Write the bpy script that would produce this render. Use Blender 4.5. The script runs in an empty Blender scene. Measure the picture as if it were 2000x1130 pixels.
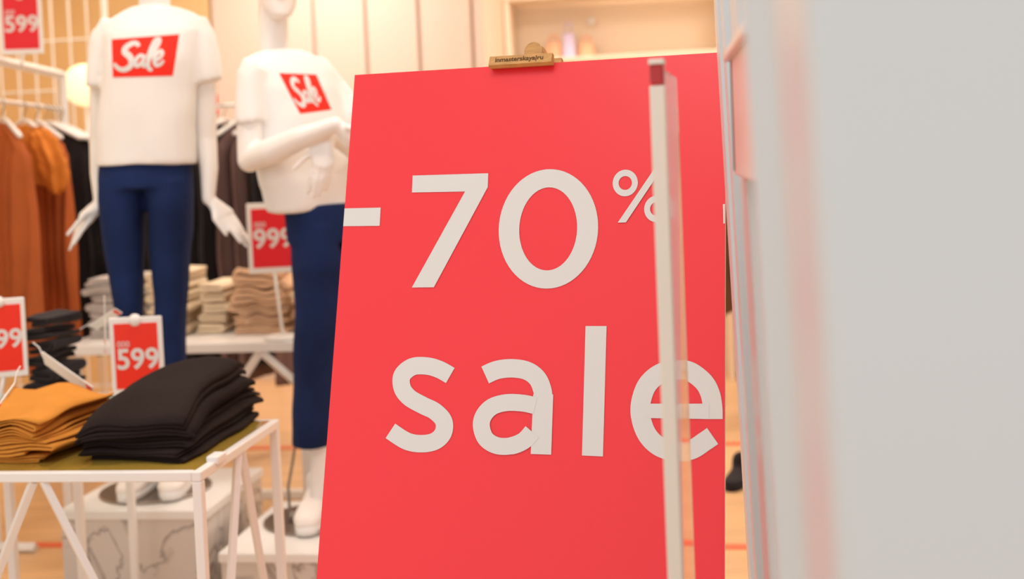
import bpy, bmesh, math, random
from mathutils import Vector, Matrix, noise
from mathutils.bvhtree import BVHTree

SC = bpy.context.scene
COL = SC.collection
# ------------------------------------------------------------------ camera
F, CY0 = 2400.0, 400.0            # focal length in px of the 2000x1130 frame, principal row
EYE = Vector((0, 0, 1.40))
ROT = Matrix.Rotation(math.radians(90 - 2.3), 3, 'X') @ Matrix.Rotation(-0.042, 3, 'Z')
cd = bpy.data.cameras.new('camera'); cam = bpy.data.objects.new('camera', cd); COL.objects.link(cam)
cam.matrix_world = Matrix.Translation(EYE) @ ROT.to_4x4()
cd.sensor_width = 36; cd.lens = F / 2000 * 36; cd.shift_y = -(565 - CY0) / 2000
cd.clip_start = 0.05; cd.clip_end = 100
cd.dof.use_dof = True; cd.dof.focus_distance = 2.08; cd.dof.aperture_fstop = 2.8
SC.camera = cam
# ------------------------------------------------------------------ world and lamps
w = bpy.data.worlds.new('mall_light'); SC.world = w; w.use_nodes = True
bg = w.node_tree.nodes['Background']; bg.inputs[0].default_value = (0.985, 0.99, 1.0, 1); bg.inputs[1].default_value = 0.85
def area(name, loc, size, power, col, rot=(0, 0, 0), sy=None):
    l = bpy.data.lights.new(name, 'AREA'); l.energy = power; l.color = col; l.size = size
    if sy: l.shape = 'RECTANGLE'; l.size_y = sy
    o = bpy.data.objects.new(name, l); COL.objects.link(o); o.location = loc; o.rotation_euler = rot
    return o
for i, (x, y) in enumerate([(-1.9, 3.2), (-0.4, 3.2), (1.2, 3.6), (-2.0, 5.2), (-0.3, 5.4), (1.6, 5.6), (-1.2, 7.2), (1.0, 7.2)]):
    area('ceiling_panel_light', (x, y, 3.12), 0.6, 13 if y < 6.5 else 17, (1.0, 0.90, 0.81))
area('sign_top_fill_light', (-0.1, 0.7, 3.15), 1.0, 16, (1.0, 0.97, 0.94))  # unseen lamp added up front to brighten the top of the sale sign
SC.view_settings.view_transform = 'Standard'; SC.view_settings.look = 'None'
SC.view_settings.gamma = 1; SC.view_settings.use_curve_mapping = False
SC.view_settings.exposure = 0.36

# ------------------------------------------------------------------ measuring helpers (photo pixel -> place in the room)
def ray(px, py):
    return ROT @ Vector(((px - 1000) / F, -(py - CY0) / F, -1))
def W(px, py, d):
    v = ray(px, py); return EYE + v * (d / v.y)
def G(px, py, z):
    v = ray(px, py); return EYE + v * ((z - EYE.z) / v.z)
AX = math.radians(8)
XB = Vector((math.cos(AX), -math.sin(AX), 0)); YA = Vector((math.sin(AX), math.cos(AX), 0))   # shop axes
def SH(o, x, y, z=0): return Vector((o[0], o[1], 0)) + XB * x + YA * y + Vector((0, 0, z))

# ------------------------------------------------------------------ materials
def lin(c): return tuple(((v / 255) / 12.92 if v / 255 <= 0.04045 else ((v / 255 + 0.055) / 1.055) ** 2.4) for v in c)
MATS = {}
def mat(name, rgb, rough=0.6, spec=0.5, bump=0, bscale=80, var=0, vscale=6, coat=0, metal=0, trans=0, ior=1.45, emit=0, stretch=None, sheen=0):
    m = bpy.data.materials.new(name); m.use_nodes = True; nt = m.node_tree
    b = nt.nodes['Principled BSDF']; c = lin(rgb)
    b.inputs['Base Color'].default_value = (*c, 1); b.inputs['Roughness'].default_value = rough
    b.inputs['Specular IOR Level'].default_value = spec; b.inputs['Metallic'].default_value = metal
    b.inputs['Transmission Weight'].default_value = trans; b.inputs['IOR'].default_value = ior
    b.inputs['Coat Weight'].default_value = coat; b.inputs['Coat Roughness'].default_value = 0.1
    b.inputs['Sheen Weight'].default_value = sheen
    if emit: b.inputs['Emission Color'].default_value = (*c, 1); b.inputs['Emission Strength'].default_value = emit
    tc = nt.nodes.new('ShaderNodeTexCoord'); mp = nt.nodes.new('ShaderNodeMapping')
    nt.links.new(tc.outputs['Object'], mp.inputs[0])
    if stretch: mp.inputs['Scale'].default_value = stretch
    if var:
        n = nt.nodes.new('ShaderNodeTexNoise'); n.inputs['Scale'].default_value = vscale; n.inputs['Detail'].default_value = 4
        r = nt.nodes.new('ShaderNodeValToRGB')
        r.color_ramp.elements[0].position = 0.3; r.color_ramp.elements[1].position = 0.7
        r.color_ramp.elements[0].color = (*[v * (1 - var) for v in c], 1); r.color_ramp.elements[1].color = (*[min(1, v * (1 + var * 0.5)) for v in c], 1)
        nt.links.new(mp.outputs[0], n.inputs[0]); nt.links.new(n.outputs[0], r.inputs[0]); nt.links.new(r.outputs[0], b.inputs['Base Color'])
    if bump:
        n = nt.nodes.new('ShaderNodeTexNoise'); n.inputs['Scale'].default_value = bscale; n.inputs['Detail'].default_value = 3
        k = nt.nodes.new('ShaderNodeBump'); k.inputs['Strength'].default_value = bump; k.inputs['Distance'].default_value = 0.01
        nt.links.new(mp.outputs[0], n.inputs[0]); nt.links.new(n.outputs[0], k.inputs['Height']); nt.links.new(k.outputs[0], b.inputs['Normal'])
    MATS[name] = m; return m
M_sign = mat('sign_red', (243, 44, 53), 0.36, 0.6)
M_print = mat('print_white', (222, 219, 215), 0.5)
M_edge = mat('board_edge', (240, 222, 210), 0.6)
M_wood = mat('clip_wood', (205, 152, 88), 0.5, var=0.22, vscale=9, stretch=(2, 20, 20))
M_burn = mat('burnt_engraving', (92, 58, 22), 0.8)
M_white = mat('white_lacquer', (236, 233, 228), 0.35, 0.5)
M_jamb = mat('jamb_white', (203, 209, 212), 0.34, 0.6, bump=0.02, bscale=3, stretch=(1, 1, 0.05))
M_acr = mat('clear_acrylic', (252, 240, 238), 0.03, trans=1.0, ior=1.2)
M_frost = mat('frosted_edge', (226, 218, 206), 0.4)
M_lampred = mat('red_lens', (200, 50, 50), 0.15, trans=0.4)
M_dark = mat('edge_shadow_dark', (60, 40, 40), 0.7)
M_mann = mat('mannequin_white', (240, 236, 231), 0.28, 0.5)
M_shirt = mat('white_jersey', (240, 238, 234), 0.85, 0.2, bump=0.15, bscale=220)
M_pred = mat('print_red', (240, 52, 38), 0.7, 0.2)
M_jean = mat('dark_denim', (25, 42, 84), 0.85, 0.2, var=0.35, vscale=5, bump=0.2, bscale=260)
M_shoe = mat('white_canvas', (240, 232, 224), 0.6)
M_plate = mat('steel_plate', (150, 138, 128), 0.3, metal=0.8)
M_floor = mat('pale_wood_floor', (226, 184, 136), 0.3, 0.5, var=0.12, vscale=2, stretch=(1, 6, 1))
M_tape = mat('floor_stripe_red', (235, 110, 70), 0.5)
M_wall = mat('panel_cream', (236, 219, 208), 0.6)
M_warm = mat('warm_plaster', (238, 205, 152), 0.7, var=0.06, vscale=2)
M_niche = mat('niche_cream', (246, 226, 200), 0.6)
M_ceil = mat('ceiling_white', (235, 230, 224), 0.8)
M_gold = mat('olive_gold_top', (176, 146, 62), 0.12, 0.6, coat=0.6, var=0.1, vscale=3)
M_black = mat('black_knit', (40, 31, 29), 0.95, 0.15, bump=0.4, bscale=180, sheen=0.0)
M_black2 = mat('black_cloth', (38, 33, 34), 0.9, 0.15, sheen=0.1)
M_must = mat('mustard_knit', (214, 142, 58), 0.9, 0.2, bump=0.3, bscale=200, var=0.1)
M_rust = mat('rust_cloth', (176, 92, 46), 0.8, 0.25, var=0.12)
M_oran = mat('orange_cloth', (214, 128, 48), 0.75, 0.3, var=0.12)
M_mauve = mat('mauve_cloth', (112, 88, 84), 0.85, 0.2, var=0.1)
M_grey = mat('grey_knit', (196, 186, 178), 0.9, 0.2, bump=0.3, bscale=200)
M_beige = mat('beige_knit', (226, 206, 176), 0.9, 0.2)
M_tan = mat('tan_knit', (220, 180, 146), 0.9, 0.2, var=0.1)
M_card = mat('card_red', (226, 22, 34), 0.45)
M_card2 = mat('card_orange_red', (238, 46, 22), 0.45)
M_mint = mat('mint_glass', (170, 225, 205), 0.1, trans=0.5)
M_lilac = mat('lilac', (214, 198, 226), 0.6)
M_globe = mat('globe_lit', (255, 226, 180), 0.5, emit=0.9)
M_seam = mat('joint_shadow_gap', (208, 184, 166), 0.8)
def marble():
    m = mat('marble', (212, 203, 194), 0.25, 0.5, coat=0.3); nt = m.node_tree; b = nt.nodes['Principled BSDF']
    tc = nt.nodes.new('ShaderNodeTexCoord'); n = nt.nodes.new('ShaderNodeTexNoise'); n.inputs['Scale'].default_value = 3.2
    n.inputs['Detail'].default_value = 5; n.inputs['Distortion'].default_value = 1.6
    r = nt.nodes.new('ShaderNodeValToRGB'); e = r.color_ramp.elements
    c = lin((212, 203, 194)); k = lin((150, 141, 135))
    e[0].position = 0.0; e[0].color = (*c, 1); e[1].position = 1.0; e[1].color = (*c, 1)
    for p, q in ((0.455, c), (0.5, k), (0.52, c)):
        x = e.new(p); x.color = (*q, 1)
    nt.links.new(tc.outputs['Object'], n.inputs[0]); nt.links.new(n.outputs[0], r.inputs[0]); nt.links.new(r.outputs[0], b.inputs['Base Color'])
    return m
M_marble = marble()

# ------------------------------------------------------------------ mesh helpers
def tag(o, label=None, cat=None, group=None, kind=None):
    if label: o['label'] = label
    if cat: o['category'] = cat
    if group: o['group'] = group
    if kind: o['kind'] = kind
    return o
def empty(name, loc, rz=0):
    o = bpy.data.objects.new(name, None); COL.objects.link(o); o.location = loc; o.rotation_euler = (0, 0, rz)
    o.empty_display_size = 0.1; bpy.context.view_layer.update(); return o
def link(name, me, m, parent=None, smooth=False):
    o = bpy.data.objects.new(name, me); COL.objects.link(o)
    if m: me.materials.clear(); me.materials.append(m)
    if smooth:
        for p in me.polygons: p.use_smooth = True
    if parent: o.parent = parent
    return o
def from_bm(name, bm, m, parent=None, smooth=False):
    me = bpy.data.meshes.new(name); bmesh.ops.recalc_face_normals(bm, faces=bm.faces[:]); bm.to_mesh(me); bm.free()
    return link(name, me, m, parent, smooth)
def raw(name, vs, fs, m, parent=None, smooth=False, fix=True):
    me = bpy.data.meshes.new(name); me.from_pydata([tuple(v) for v in vs], [], fs)
    if fix:
        bm = bmesh.new(); bm.from_mesh(me); bmesh.ops.recalc_face_normals(bm, faces=bm.faces[:]); bm.to_mesh(me); bm.free()
    return link(name, me, m, parent, smooth)
def box(bm, c, s, bev=0, rot=None):
    M = Matrix.Translation(c) @ (rot.to_4x4() if rot else Matrix()) @ Matrix.Diagonal((*s, 1))
    r = bmesh.ops.create_cube(bm, size=1, matrix=M)
    if bev:
        es = list({e for v in r['verts'] for e in v.link_edges})
        bmesh.ops.bevel(bm, geom=es, offset=bev, segments=2, affect='EDGES', profile=0.5)
def boxo(name, c, s, m, parent=None, bev=0, rot=None):
    bm = bmesh.new(); box(bm, Vector(c), s, bev, rot); return from_bm(name, bm, m, parent)
def frame_of(d):
    d = d.normalized(); s = Vector((1, 0, 0)) if abs(d.x) < 0.8 else Vector((0, 1, 0))
    u = (s - d * s.dot(d)).normalized(); return u, d.cross(u)
def loft(rings, closed=True):
    """rings: list of lists of points (same count) -> verts, faces with end caps"""
    vs = []; fs = []; n = len(rings[0])
    for r in rings: vs += r
    for i in range(len(rings) - 1):
        for j in range(n):
            a = i * n + j; b = i * n + (j + 1) % n
            fs.append((a, b, b + n, a + n))
    if closed: fs.append(tuple(range(n))[::-1]); fs.append(tuple(range((len(rings) - 1) * n, len(rings) * n)))
    return vs, fs
def tube(pts, rad, n=10, round_ends=True):
    pts = [Vector(p) for p in pts]
    if not isinstance(rad, (list, tuple)): rad = [rad] * len(pts)
    P = []; R = []
    t0 = (pts[1] - pts[0]).normalized(); t1 = (pts[-1] - pts[-2]).normalized()
    if round_ends:
        for a in (80, 45, 15): P.append(pts[0] - t0 * rad[0] * math.sin(math.radians(a))); R.append(rad[0] * math.cos(math.radians(a)))
        P += pts[1:-1] if len(pts) > 2 else []; R += rad[1:-1] if len(pts) > 2 else []
        for a in (15, 45, 80): P.append(pts[-1] + t1 * rad[-1] * math.sin(math.radians(a))); R.append(rad[-1] * math.cos(math.radians(a)))
    else: P = pts; R = list(rad)
    rings = []; u = None
    for i, p in enumerate(P):
        t = (P[min(i + 1, len(P) - 1)] - P[max(i - 1, 0)]).normalized()
        if u is None: u = frame_of(t)[0]
        u = (u - t * u.dot(t)).normalized(); v = t.cross(u)
        rings.append([p + (u * math.cos(2 * math.pi * k / n) + v * math.sin(2 * math.pi * k / n)) * R[i] for k in range(n)])
    return loft(rings)
def merge(parts):
    vs = []; fs = []
    for v, f in parts:
        o = len(vs); vs += v; fs += [tuple(i + o for i in q) for q in f]
    return vs, fs
def bar(name, a, b, t, m, parent, sq=True):
    a = Vector(a); b = Vector(b); vs, fs = tube([a, b], t * 0.7071 if sq else t, 4 if sq else 10, False)
    return raw(name, vs, fs, m, parent, not sq)
def smooth_path(pts, k=6):
    P = [Vector(p) for p in pts]; out = []
    for i in range(len(P) - 1):
        p0 = P[max(i - 1, 0)]; p1 = P[i]; p2 = P[i + 1]; p3 = P[min(i + 2, len(P) - 1)]
        for j in range(k):
            t = j / k
            out.append(0.5 * (2 * p1 + (p2 - p0) * t + (2 * p0 - 5 * p1 + 4 * p2 - p3) * t * t + (3 * p1 - p0 - 3 * p2 + p3) * t ** 3))
    return out + [P[-1]]
def rib(pts, wd):
    """flat ribbon outline in 2D: pts list of (x,y), wd width or list -> verts(2D), faces"""
    vs = []; fs = []; n = len(pts)
    for i, p in enumerate(pts):
        a = pts[max(i - 1, 0)]; b = pts[min(i + 1, n - 1)]
        d = Vector((b[0] - a[0], b[1] - a[1])); d.normalize(); q = (wd[i] if isinstance(wd, list) else wd) / 2
        vs += [(p[0] - d.y * q, p[1] + d.x * q), (p[0] + d.y * q, p[1] - d.x * q)]
        if i: fs.append((2 * i - 2, 2 * i - 1, 2 * i + 1, 2 * i))
    return vs, fs
def voxel(parts, size, it=4, fac=0.5):
    vs, fs = merge(parts)
    me = bpy.data.meshes.new('tmp'); me.from_pydata([tuple(v) for v in vs], [], fs)
    bm = bmesh.new(); bm.from_mesh(me); bmesh.ops.recalc_face_normals(bm, faces=bm.faces[:]); bm.to_mesh(me); bm.free()
    o = bpy.data.objects.new('tmp', me); COL.objects.link(o)
    r = o.modifiers.new('r', 'REMESH'); r.mode = 'VOXEL'; r.voxel_size = size
    s = o.modifiers.new('s', 'SMOOTH'); s.factor = fac; s.iterations = it
    dg = bpy.context.evaluated_depsgraph_get(); out = bpy.data.meshes.new_from_object(o.evaluated_get(dg))
    bpy.data.objects.remove(o); bpy.data.meshes.remove(me); return out
def text_mesh(body, size, bold=0.0, ext=0.0, shear=0.0):
    c = bpy.data.curves.new('t', 'FONT'); c.body = body; c.size = size; c.align_x = 'CENTER'; c.align_y = 'CENTER'
    c.offset = bold; c.extrude = ext; c.shear = shear; c.resolution_u = 5
    o = bpy.data.objects.new('t', c); COL.objects.link(o)
    me = bpy.data.meshes.new_from_object(o.evaluated_get(bpy.context.evaluated_depsgraph_get()))
    bpy.data.objects.remove(o); bpy.data.curves.remove(c); return me

# ================================================================== THE SETTING
def struct(o): o['kind'] = 'structure'; return o
struct(boxo('floor', (0, 4, -0.02), (14, 18, 0.04), M_floor))
struct(boxo('ceiling', (-0.5, 5.6, 3.22), (10, 7.2, 0.06), M_ceil))
BW = 7.9
yaw = Matrix.Rotation(-AX, 3, 'Z')
o_bw = G(700, 800, 0); OB = Vector((-1.0, BW, 0))
wb = struct(boxo('wall_back', SH(OB, 0.4, 0.1, 1.6), (8.4, 0.1, 3.2), M_seam, rot=yaw))
# upright wall panels with open joints
x0 = (W(395, 60, BW) - OB).dot(XB); pw = 0.345
for i in range(6):
    boxo('wall_panel', SH(OB, x0 + pw * (i + 0.5), 0.035, 1.6), (pw - 0.022, 0.03, 3.2), M_wall, wb, 0.004, yaw)
xw = x0 - 0.01
boxo('plaster_field', SH(OB, xw - 2.0, 0.035, 1.6), (4.0, 0.03, 3.2), M_warm, wb, 0, yaw)
struct(boxo('wall_left', (-3.9, 5.4, 1.6), (0.1, 6.6, 3.2), M_warm))
struct(boxo('wall_right', (3.7, 5.4, 1.6), (0.1, 6.6, 3.2), M_wall))
for k, yy in enumerate((4.42, 5.95)):
    struct(boxo('trim_%d' % (k + 1), SH(Vector((-0.5, yy, 0)), 0, 0, 0.002), (6.0, 0.05, 0.004), M_tape, None, 0, yaw))
# lit niche on the right of the panels
xn = (W(1000, 60, BW) - OB).dot(XB)
nw = 2.6
struct(boxo('trim_3', SH(OB, xn - 0.06, -0.08, 1.6), (0.12, 0.3, 3.2), M_niche, None, 0.005, yaw))
wn = struct(boxo('wall_niche', SH(OB, xn + nw / 2, 0.03, 1.6), (nw, 0.03, 3.2), M_niche, None, 0, yaw))

# ---- white stepped entrance jamb, close to the camera on the right
def plan(px, d): v = W(px, 480, d); return Vector((v.x, v.y, 0))
prof = [plan(1421, 1.92), plan(1427, 1.82), plan(1433, 1.818), plan(1438, 1.62), plan(1451, 1.615), plan(1465, 1.42), plan(1477, 1.41), plan(1492, 1.22)]
prof += [plan(1506, 1.08), plan(1508, 1.02), plan(1488, 0.86), plan(1482, 0.84), plan(1482, 0.82), plan(1533, 0.80), plan(1560, 0.70)]
c = plan(1597, 0.60)
for a in range(0, 91, 15):
    t = math.radians(a); prof.append(c + XB * (0.012 - 0.012 * math.cos(t)) - YA * 0.012 * math.sin(t))
prof += [SH(c, 0.30, -0.012), SH(c, 0.9, 0.1), SH(c, 0.9, 1.55)]
n = len(prof)
vs = [p + Vector((0, 0, z)) for z in (0.0, 3.1) for p in prof]
fs = [(i, (i + 1) % n, (i + 1) % n + n, i + n) for i in range(n)] + [tuple(range(n)), tuple(range(n, 2 * n))]
jamb = raw('wall_entrance', vs, fs, M_jamb); struct(jamb)
PL = Matrix.Translation((0.3, 1.2, 1.3)) @ Matrix.Rotation(math.radians(-1.4), 4, 'Y') @ Matrix.Translation((-0.3, -1.2, -1.3))   # the frame stands slightly out of plumb
jamb.matrix_world = PL
# slim box on the jamb
p0 = W(1426, 105, 1.5); p1 = W(1466, 60, 1.14)
zt = W(1425, 105, 1.5).z; zb = W(1437, 342, 1.5).z
ax = (Vector((p0.x, p0.y, 0)) - Vector((p1.x, p1.y, 0))); ln = ax.length; ax.normalize()
nb = Vector((-ax.y, ax.x, 0))
rb = Matrix((ax, nb, Vector((0, 0, 1)))).transposed()
if nb.x > 0: nb = -nb
cb = (p0 + p1) / 2 - nb * 0.017; cb.z = (zt + zb) / 2
jb = empty('jamb_box', (cb.x, cb.y, zb)); tag(jb, 'slim upright white box fixed to the glossy white entrance jamb', 'box')
M_box = mat('box_white', (228, 214, 206), 0.3, 0.5)
boxo('housing', Vector((0, 0, (zt - zb) / 2)) + nb * 0.006, (ln, 0.022, zt - zb), M_box, jb, 0.003, rb)
boxo('lid', Vector((0, 0, zt - zb - 0.004)) + nb * 0.010, (ln, 0.03, 0.012), M_box, jb, 0.002, rb)
boxo('edge_shadow_strip', Vector((0, 0, (zt - zb) / 2)) + ax * (ln / 2 - 0.012) + nb * 0.0165, (0.022, 0.002, zt - zb - 0.012), M_dark, jb, 0, rb)  # dark strip laid on the face, painting the shadow along the far edge

# ================================================================== RED SALE SIGN
def camdir(x, u, f): return (ROT @ Vector((x, u, -f))).normalized()
SU = camdir(8050, 225, -2400); SV = camdir(420, 10000, 2400)
SV = (SV - SU * SV.dot(SU)).normalized(); SN = SU.cross(SV)        # SN faces the viewer
if SN.y > 0: SN = -SN
S0 = W(1047, 600, 2.10)
def sp(px, py):
    v = ray(px, py); t = (S0 - EYE).dot(SN) / v.dot(SN); q = EYE + v * t - S0
    return (q.dot(SU), q.dot(SV))
xl = (sp(693, 144)[0] + sp(618, 1130)[0]) / 2; xr = (sp(1417, 420)[0] + sp(1415, 1000)[0]) / 2
yt = (sp(693, 144)[1] + sp(1401, 105)[1]) / 2
yb = -(S0.z - 0.01) / SV.z
sroot = empty('sale_sign', S0 + SU * (xl + xr) / 2 + SV * yb)
sroot.location.z = 0
tag(sroot, 'large red leaning sale board with white -70% sale lettering', 'sign')
SM = Matrix((SU, SV, SN)).transposed()
def sgn(x, y, n=0): return S0 + SU * x + SV * y + SN * n - sroot.location
bm = bmesh.new(); box(bm, sgn((xl + xr) / 2, (yt + yb) / 2, -0.004), (xr - xl, yt - yb, 0.008), 0, SM)
bo = from_bm('board', bm, M_sign, sroot); bo.data.materials.append(M_edge)
for p in bo.data.polygons:
    if abs(p.normal.dot(SN)) < 0.5: p.material_index = 1
def glyph(name, parts, off=0.0012):
    vs = []; fs = []
    for gi, (v, f) in enumerate(parts):
        o = len(vs); vs += [sgn(q[0], q[1], off + 0.0004 * gi) for q in v]; fs += [tuple(i + o for i in k) for k in f]
    return raw(name, vs, fs, M_print, sroot, fix=False)
def poly(pts): return ([sp(*p) for p in pts], [tuple(range(len(pts)))])
def ring(cx, cy, ax_, ay, bx, by, sx=0, n=64, tilt=0.0):
    v = []; f = []
    for k in range(n):
        a = 2 * math.pi * k / n; c_, s_ = math.cos(a), math.sin(a)
        v += [sp(cx + ax_ * c_ - tilt * ay * s_, cy + ay * s_), sp(cx + sx + bx * c_ - tilt * by * s_, cy + by * s_)]
        b = 2 * ((k + 1) % n); f.append((2 * k, 2 * k + 1, b + 1, b))
    return v, f
def stroke(pts, wd, k=8):
    P = [(p.x, p.y) for p in smooth_path([(x, y, 0) for x, y in pts], k)]
    v, f = rib(P, wd); return [sp(*q) for q in v], f
def clipx(v, lo, hi): return [(min(max(x, lo), hi), y) for x, y in v]
v, f = poly([(660, 407.5), (744, 405.5), (742, 441), (660, 442)]); glyph('dash', [(clipx(v, xl + 0.0005, xr), f)])
v, f = poly([(1412, 399), (1430, 398), (1430, 436), (1413, 437)]); glyph('dash', [(clipx(v, xl, xr - 0.0003), f)])
glyph('seven', [poly([(806.5, 343), (954, 338.5), (953, 366), (909, 374), (805, 376)]), poly([(953, 366), (848, 561), (805, 561.5), (909, 374)])])
glyph('zero', [ring(1071.5, 447, 97, 116.5, 56.5, 81, -0.5, tilt=0.03)])
glyph('percent', [ring(1221.5, 357.5, 24.5, 26, 13, 13.5, tilt=0.03), ring(1283, 408, 24.5, 26, 13, 13.5, tilt=0.03), poly([(1277, 332), (1292, 331.5), (1223, 434.5), (1207, 435)])])
glyph('letter_s', [stroke([(880, 733), (858, 721), (834, 714.5), (806, 716), (786, 733), (786, 757), (800, 776), (826, 791), (850, 803), (867, 822), (866, 845), (850, 861), (824, 866), (795, 861), (763, 841)], 34)])
glyph('letter_a', [stroke([(948, 732), (972, 722), (1002, 719), (1030, 724), (1050, 739), (1060, 763), (1061, 785)], 36),
                   poly([(1042, 770), (1081, 770), (1077, 887.5), (1037, 886)]),
                   stroke([(1046, 792), (1022, 787), (990, 786), (962, 794), (945, 812), (941, 833), (950, 857), (972, 870), (1000, 870), (1024, 860), (1040, 843)], [33] * 64 + [34] * 17)])
glyph('letter_l', [poly([(1144, 636.5), (1185, 636.5), (1178, 891), (1137, 889)])])
glyph('letter_e', [stroke([(1392.5, 818), (1392, 795), (1387, 768), (1374, 745), (1347, 725), (1318, 722), (1288, 730), (1264, 752), (1252, 785), (1252, 815), (1264, 848), (1287, 871), (1318, 881), (1350, 878), (1376, 862), (1392, 851)], 38),
                   poly([(1262, 788), (1385, 788), (1385, 818), (1262, 816)])])
# rear prop so that the board stands
pb = sgn(0.5 * (xl + xr), yt - 0.25, -0.035)
ft = pb + Vector((-SN.x, -SN.y, 0)).normalized() * 0.28; ft.z = 0.012
bar('prop_leg', pb, ft, 0.03, M_wood, sroot)
# ---- wooden clip on the top edge
cl = empty('wooden_clip', S0 + SU * sp(1028, 125)[0] + SV * yt); tag(cl, 'small wooden clip with burnt lettering on the red board top edge', 'clip')
CM = SM.to_4x4()
L = lambda px: sp(px, 112)[0] - sp(1028, 125)[0]
def cv(x, y, n): return SU * x + SV * y + SN * n
def prism(name, prof_, x0_, x1_, m, par, bevel=0.0015, taper=0):
    v = [cv(x0_, y, n_) for y, n_ in prof_] + [cv(x1_ + taper * n_, y, n_) for y, n_ in prof_]; k = len(prof_)
    f = [(i, (i + 1) % k, (i + 1) % k + k, i + k) for i in range(k)] + [tuple(range(k)), tuple(range(k, 2 * k))]
    return raw(name, v, f, m, par)
xa, xb_ = L(962), L(1083)
pr = [(-0.006, 0.001), (-0.010, 0.016), (-0.006, 0.022), (0.013, 0.016), (0.013, 0.004), (0.002, 0.001)]
prism('jaw', pr, xa, xb_, M_wood, cl)
prism('jaw', [(y, -0.008 - n_) for y, n_ in pr], xa + 0.004, xb_ + 0.010, M_wood, cl)
bm = bmesh.new(); tw = 0.0165; pts2 = [(-tw, 0.0)] + [(-tw, 0.022)] + [(tw * math.cos(math.radians(a)), 0.022 + tw * 1.0 * math.sin(math.radians(a))) for a in range(165, 0, -15)] + [(tw, 0.022), (tw, 0.0)]
xo = (L(1024) + L(1063)) / 2
v = [cv(xo + x, y, n_) for n_ in (0.009, 0.001) for x, y in pts2]; k = len(pts2)
raw('thumb_tab', v, [(i, (i + 1) % k, (i + 1) % k + k, i + k) for i in range(k)] + [tuple(range(k)), tuple(range(k, 2 * k))], M_wood, cl)
v = [cv(xo + x + 0.003, y, n_) for n_ in (-0.010, -0.018) for x, y in pts2]
raw('thumb_tab', v, [(i, (i + 1) % k, (i + 1) % k + k, i + k) for i in range(k)] + [tuple(range(k)), tuple(range(k, 2 * k))], M_wood, cl)
pts_ = [cv(xo - 0.010 + 0.0025 * i, 0.0075 + 0.003 * math.sin(i * 2.2), -0.004 + 0.004 * math.cos(i * 2.2)) for i in range(9)]
vs, fs = tube(pts_, 0.0012, 6); raw('spring', vs, fs, M_plate, cl)
me = text_mesh('inmasterskaya|ru', 0.0135, 0.00035)
xs = [q.co.x for q in me.vertices]; sc = 0.090 / (max(xs) - min(xs))
d_ = Vector((0, 0.019, -0.006)).normalized(); nn = Vector((0, 0.006, 0.019)).normalized()
for q in me.vertices:
    x, y = q.co.x * sc, q.co.y * 1.0
    q.co = cv((xa + xb_) / 2 - 0.002 + x, 0.0042 + d_.y * y + nn.y * 0.0004, 0.0188 + d_.z * y + nn.z * 0.0004)
link('lettering', me, M_burn, cl)

# ================================================================== ANTI-THEFT GATE (narrow acrylic panel, seen almost edge on)
gd0, gd1 = 1.36, 1.56
ga = W(1281, 500, gd0); gb = W(1311, 500, gd0); gc = W(1341, 500, gd1)
gz = W(1295, 113, gd0).z
gate = empty('security_gate', ((ga.x + gb.x) / 2, gd0, 0)); tag(gate, 'narrow clear acrylic security gate with pale frosted edge before the red board', 'security gate')
gu = Vector((gb.x - ga.x, 0, 0)); th = gu.length; gdir = Vector((gc.x - gb.x, gd1 - gd0, 0)); gl = gdir.length; gdir.normalize()
gside = Vector((gdir.y, -gdir.x, 0)); gr = Matrix((gside, gdir, Vector((0, 0, 1)))).transposed()
boxo('pane', gdir * (gl / 2 + 0.006) + Vector((0, 0, gz / 2 + 0.03)), (th * 0.55, gl - 0.012, gz - 0.08), M_acr, gate, 0.002, gr)
boxo('edge_strip', gdir * 0.003 + Vector((0, 0, (gz - 0.03) / 2)), (th, 0.012, gz - 0.03), M_frost, gate, 0.002, gr)
boxo('edge_strip', gdir * gl + Vector((0, 0, (gz - 0.05) / 2)), (th * 0.5, 0.006, gz - 0.05), M_frost, gate, 0.001, gr)
boxo('alarm_lamp', gdir * 0.006 + Vector((0, 0, gz - 0.018)), (th * 0.92, 0.02, 0.022), M_lampred, gate, 0.002, gr)
boxo('cap', gdir * 0.006 + Vector((0, 0, gz - 0.004)), (th, 0.024, 0.006), M_frost, gate, 0.001, gr)
boxo('foot', gdir * gl / 2 + Vector((0, 0, 0.02)), (th * 2.2, gl + 0.04, 0.04), M_frost, gate, 0.004, gr)

# ================================================================== MANNEQUINS
def ell(c_, rx, ry, u=Vector((1, 0, 0)), v=Vector((0, 1, 0)), n=20, p=2.0):
    out = []
    for k in range(n):
        a = 2 * math.pi * k / n; x = math.cos(a); y = math.sin(a)
        x = math.copysign(abs(x) ** (2 / p), x); y = math.copysign(abs(y) ** (2 / p), y)
        out.append(c_ + u * rx * x + v * ry * y)
    return out
def pxrings(rows, d, u, v, ratio=1.0):
    """rows: (y, xl, xr, half_depth, depth_offset) measured -> elliptical rings at distance d; u,v ring axes"""
    R = []
    for y, a, b, hd, do in rows:
        c_ = W((a + b) / 2, y, d + do); hw = (W(b, y, d + do) - W(a, y, d + do)).length / 2
        # silhouette half width of a rotated ellipse -> its own half width
        cs, sn = abs(u.x), abs(v.x)
        wv = max(hw * hw - (sn * hd) ** 2, (0.3 * hw) ** 2) ** 0.5 / cs
        R.append(ell(c_, wv, hd, u, v, 24, 2.3))
    return loft(R)
def sub(part, o): return ([Vector(p) - o for p in part[0]], part[1])
def ball(c_, rx, ry, rz, u=Vector((1, 0, 0)), v=Vector((0, 1, 0)), n=14):
    return loft([ell(c_ + Vector((0, 0, rz * math.sin(math.radians(a)))), rx * math.cos(math.radians(a)), ry * math.cos(math.radians(a)), u, v, 18) for a in range(-84, 85, 12)])
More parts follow.
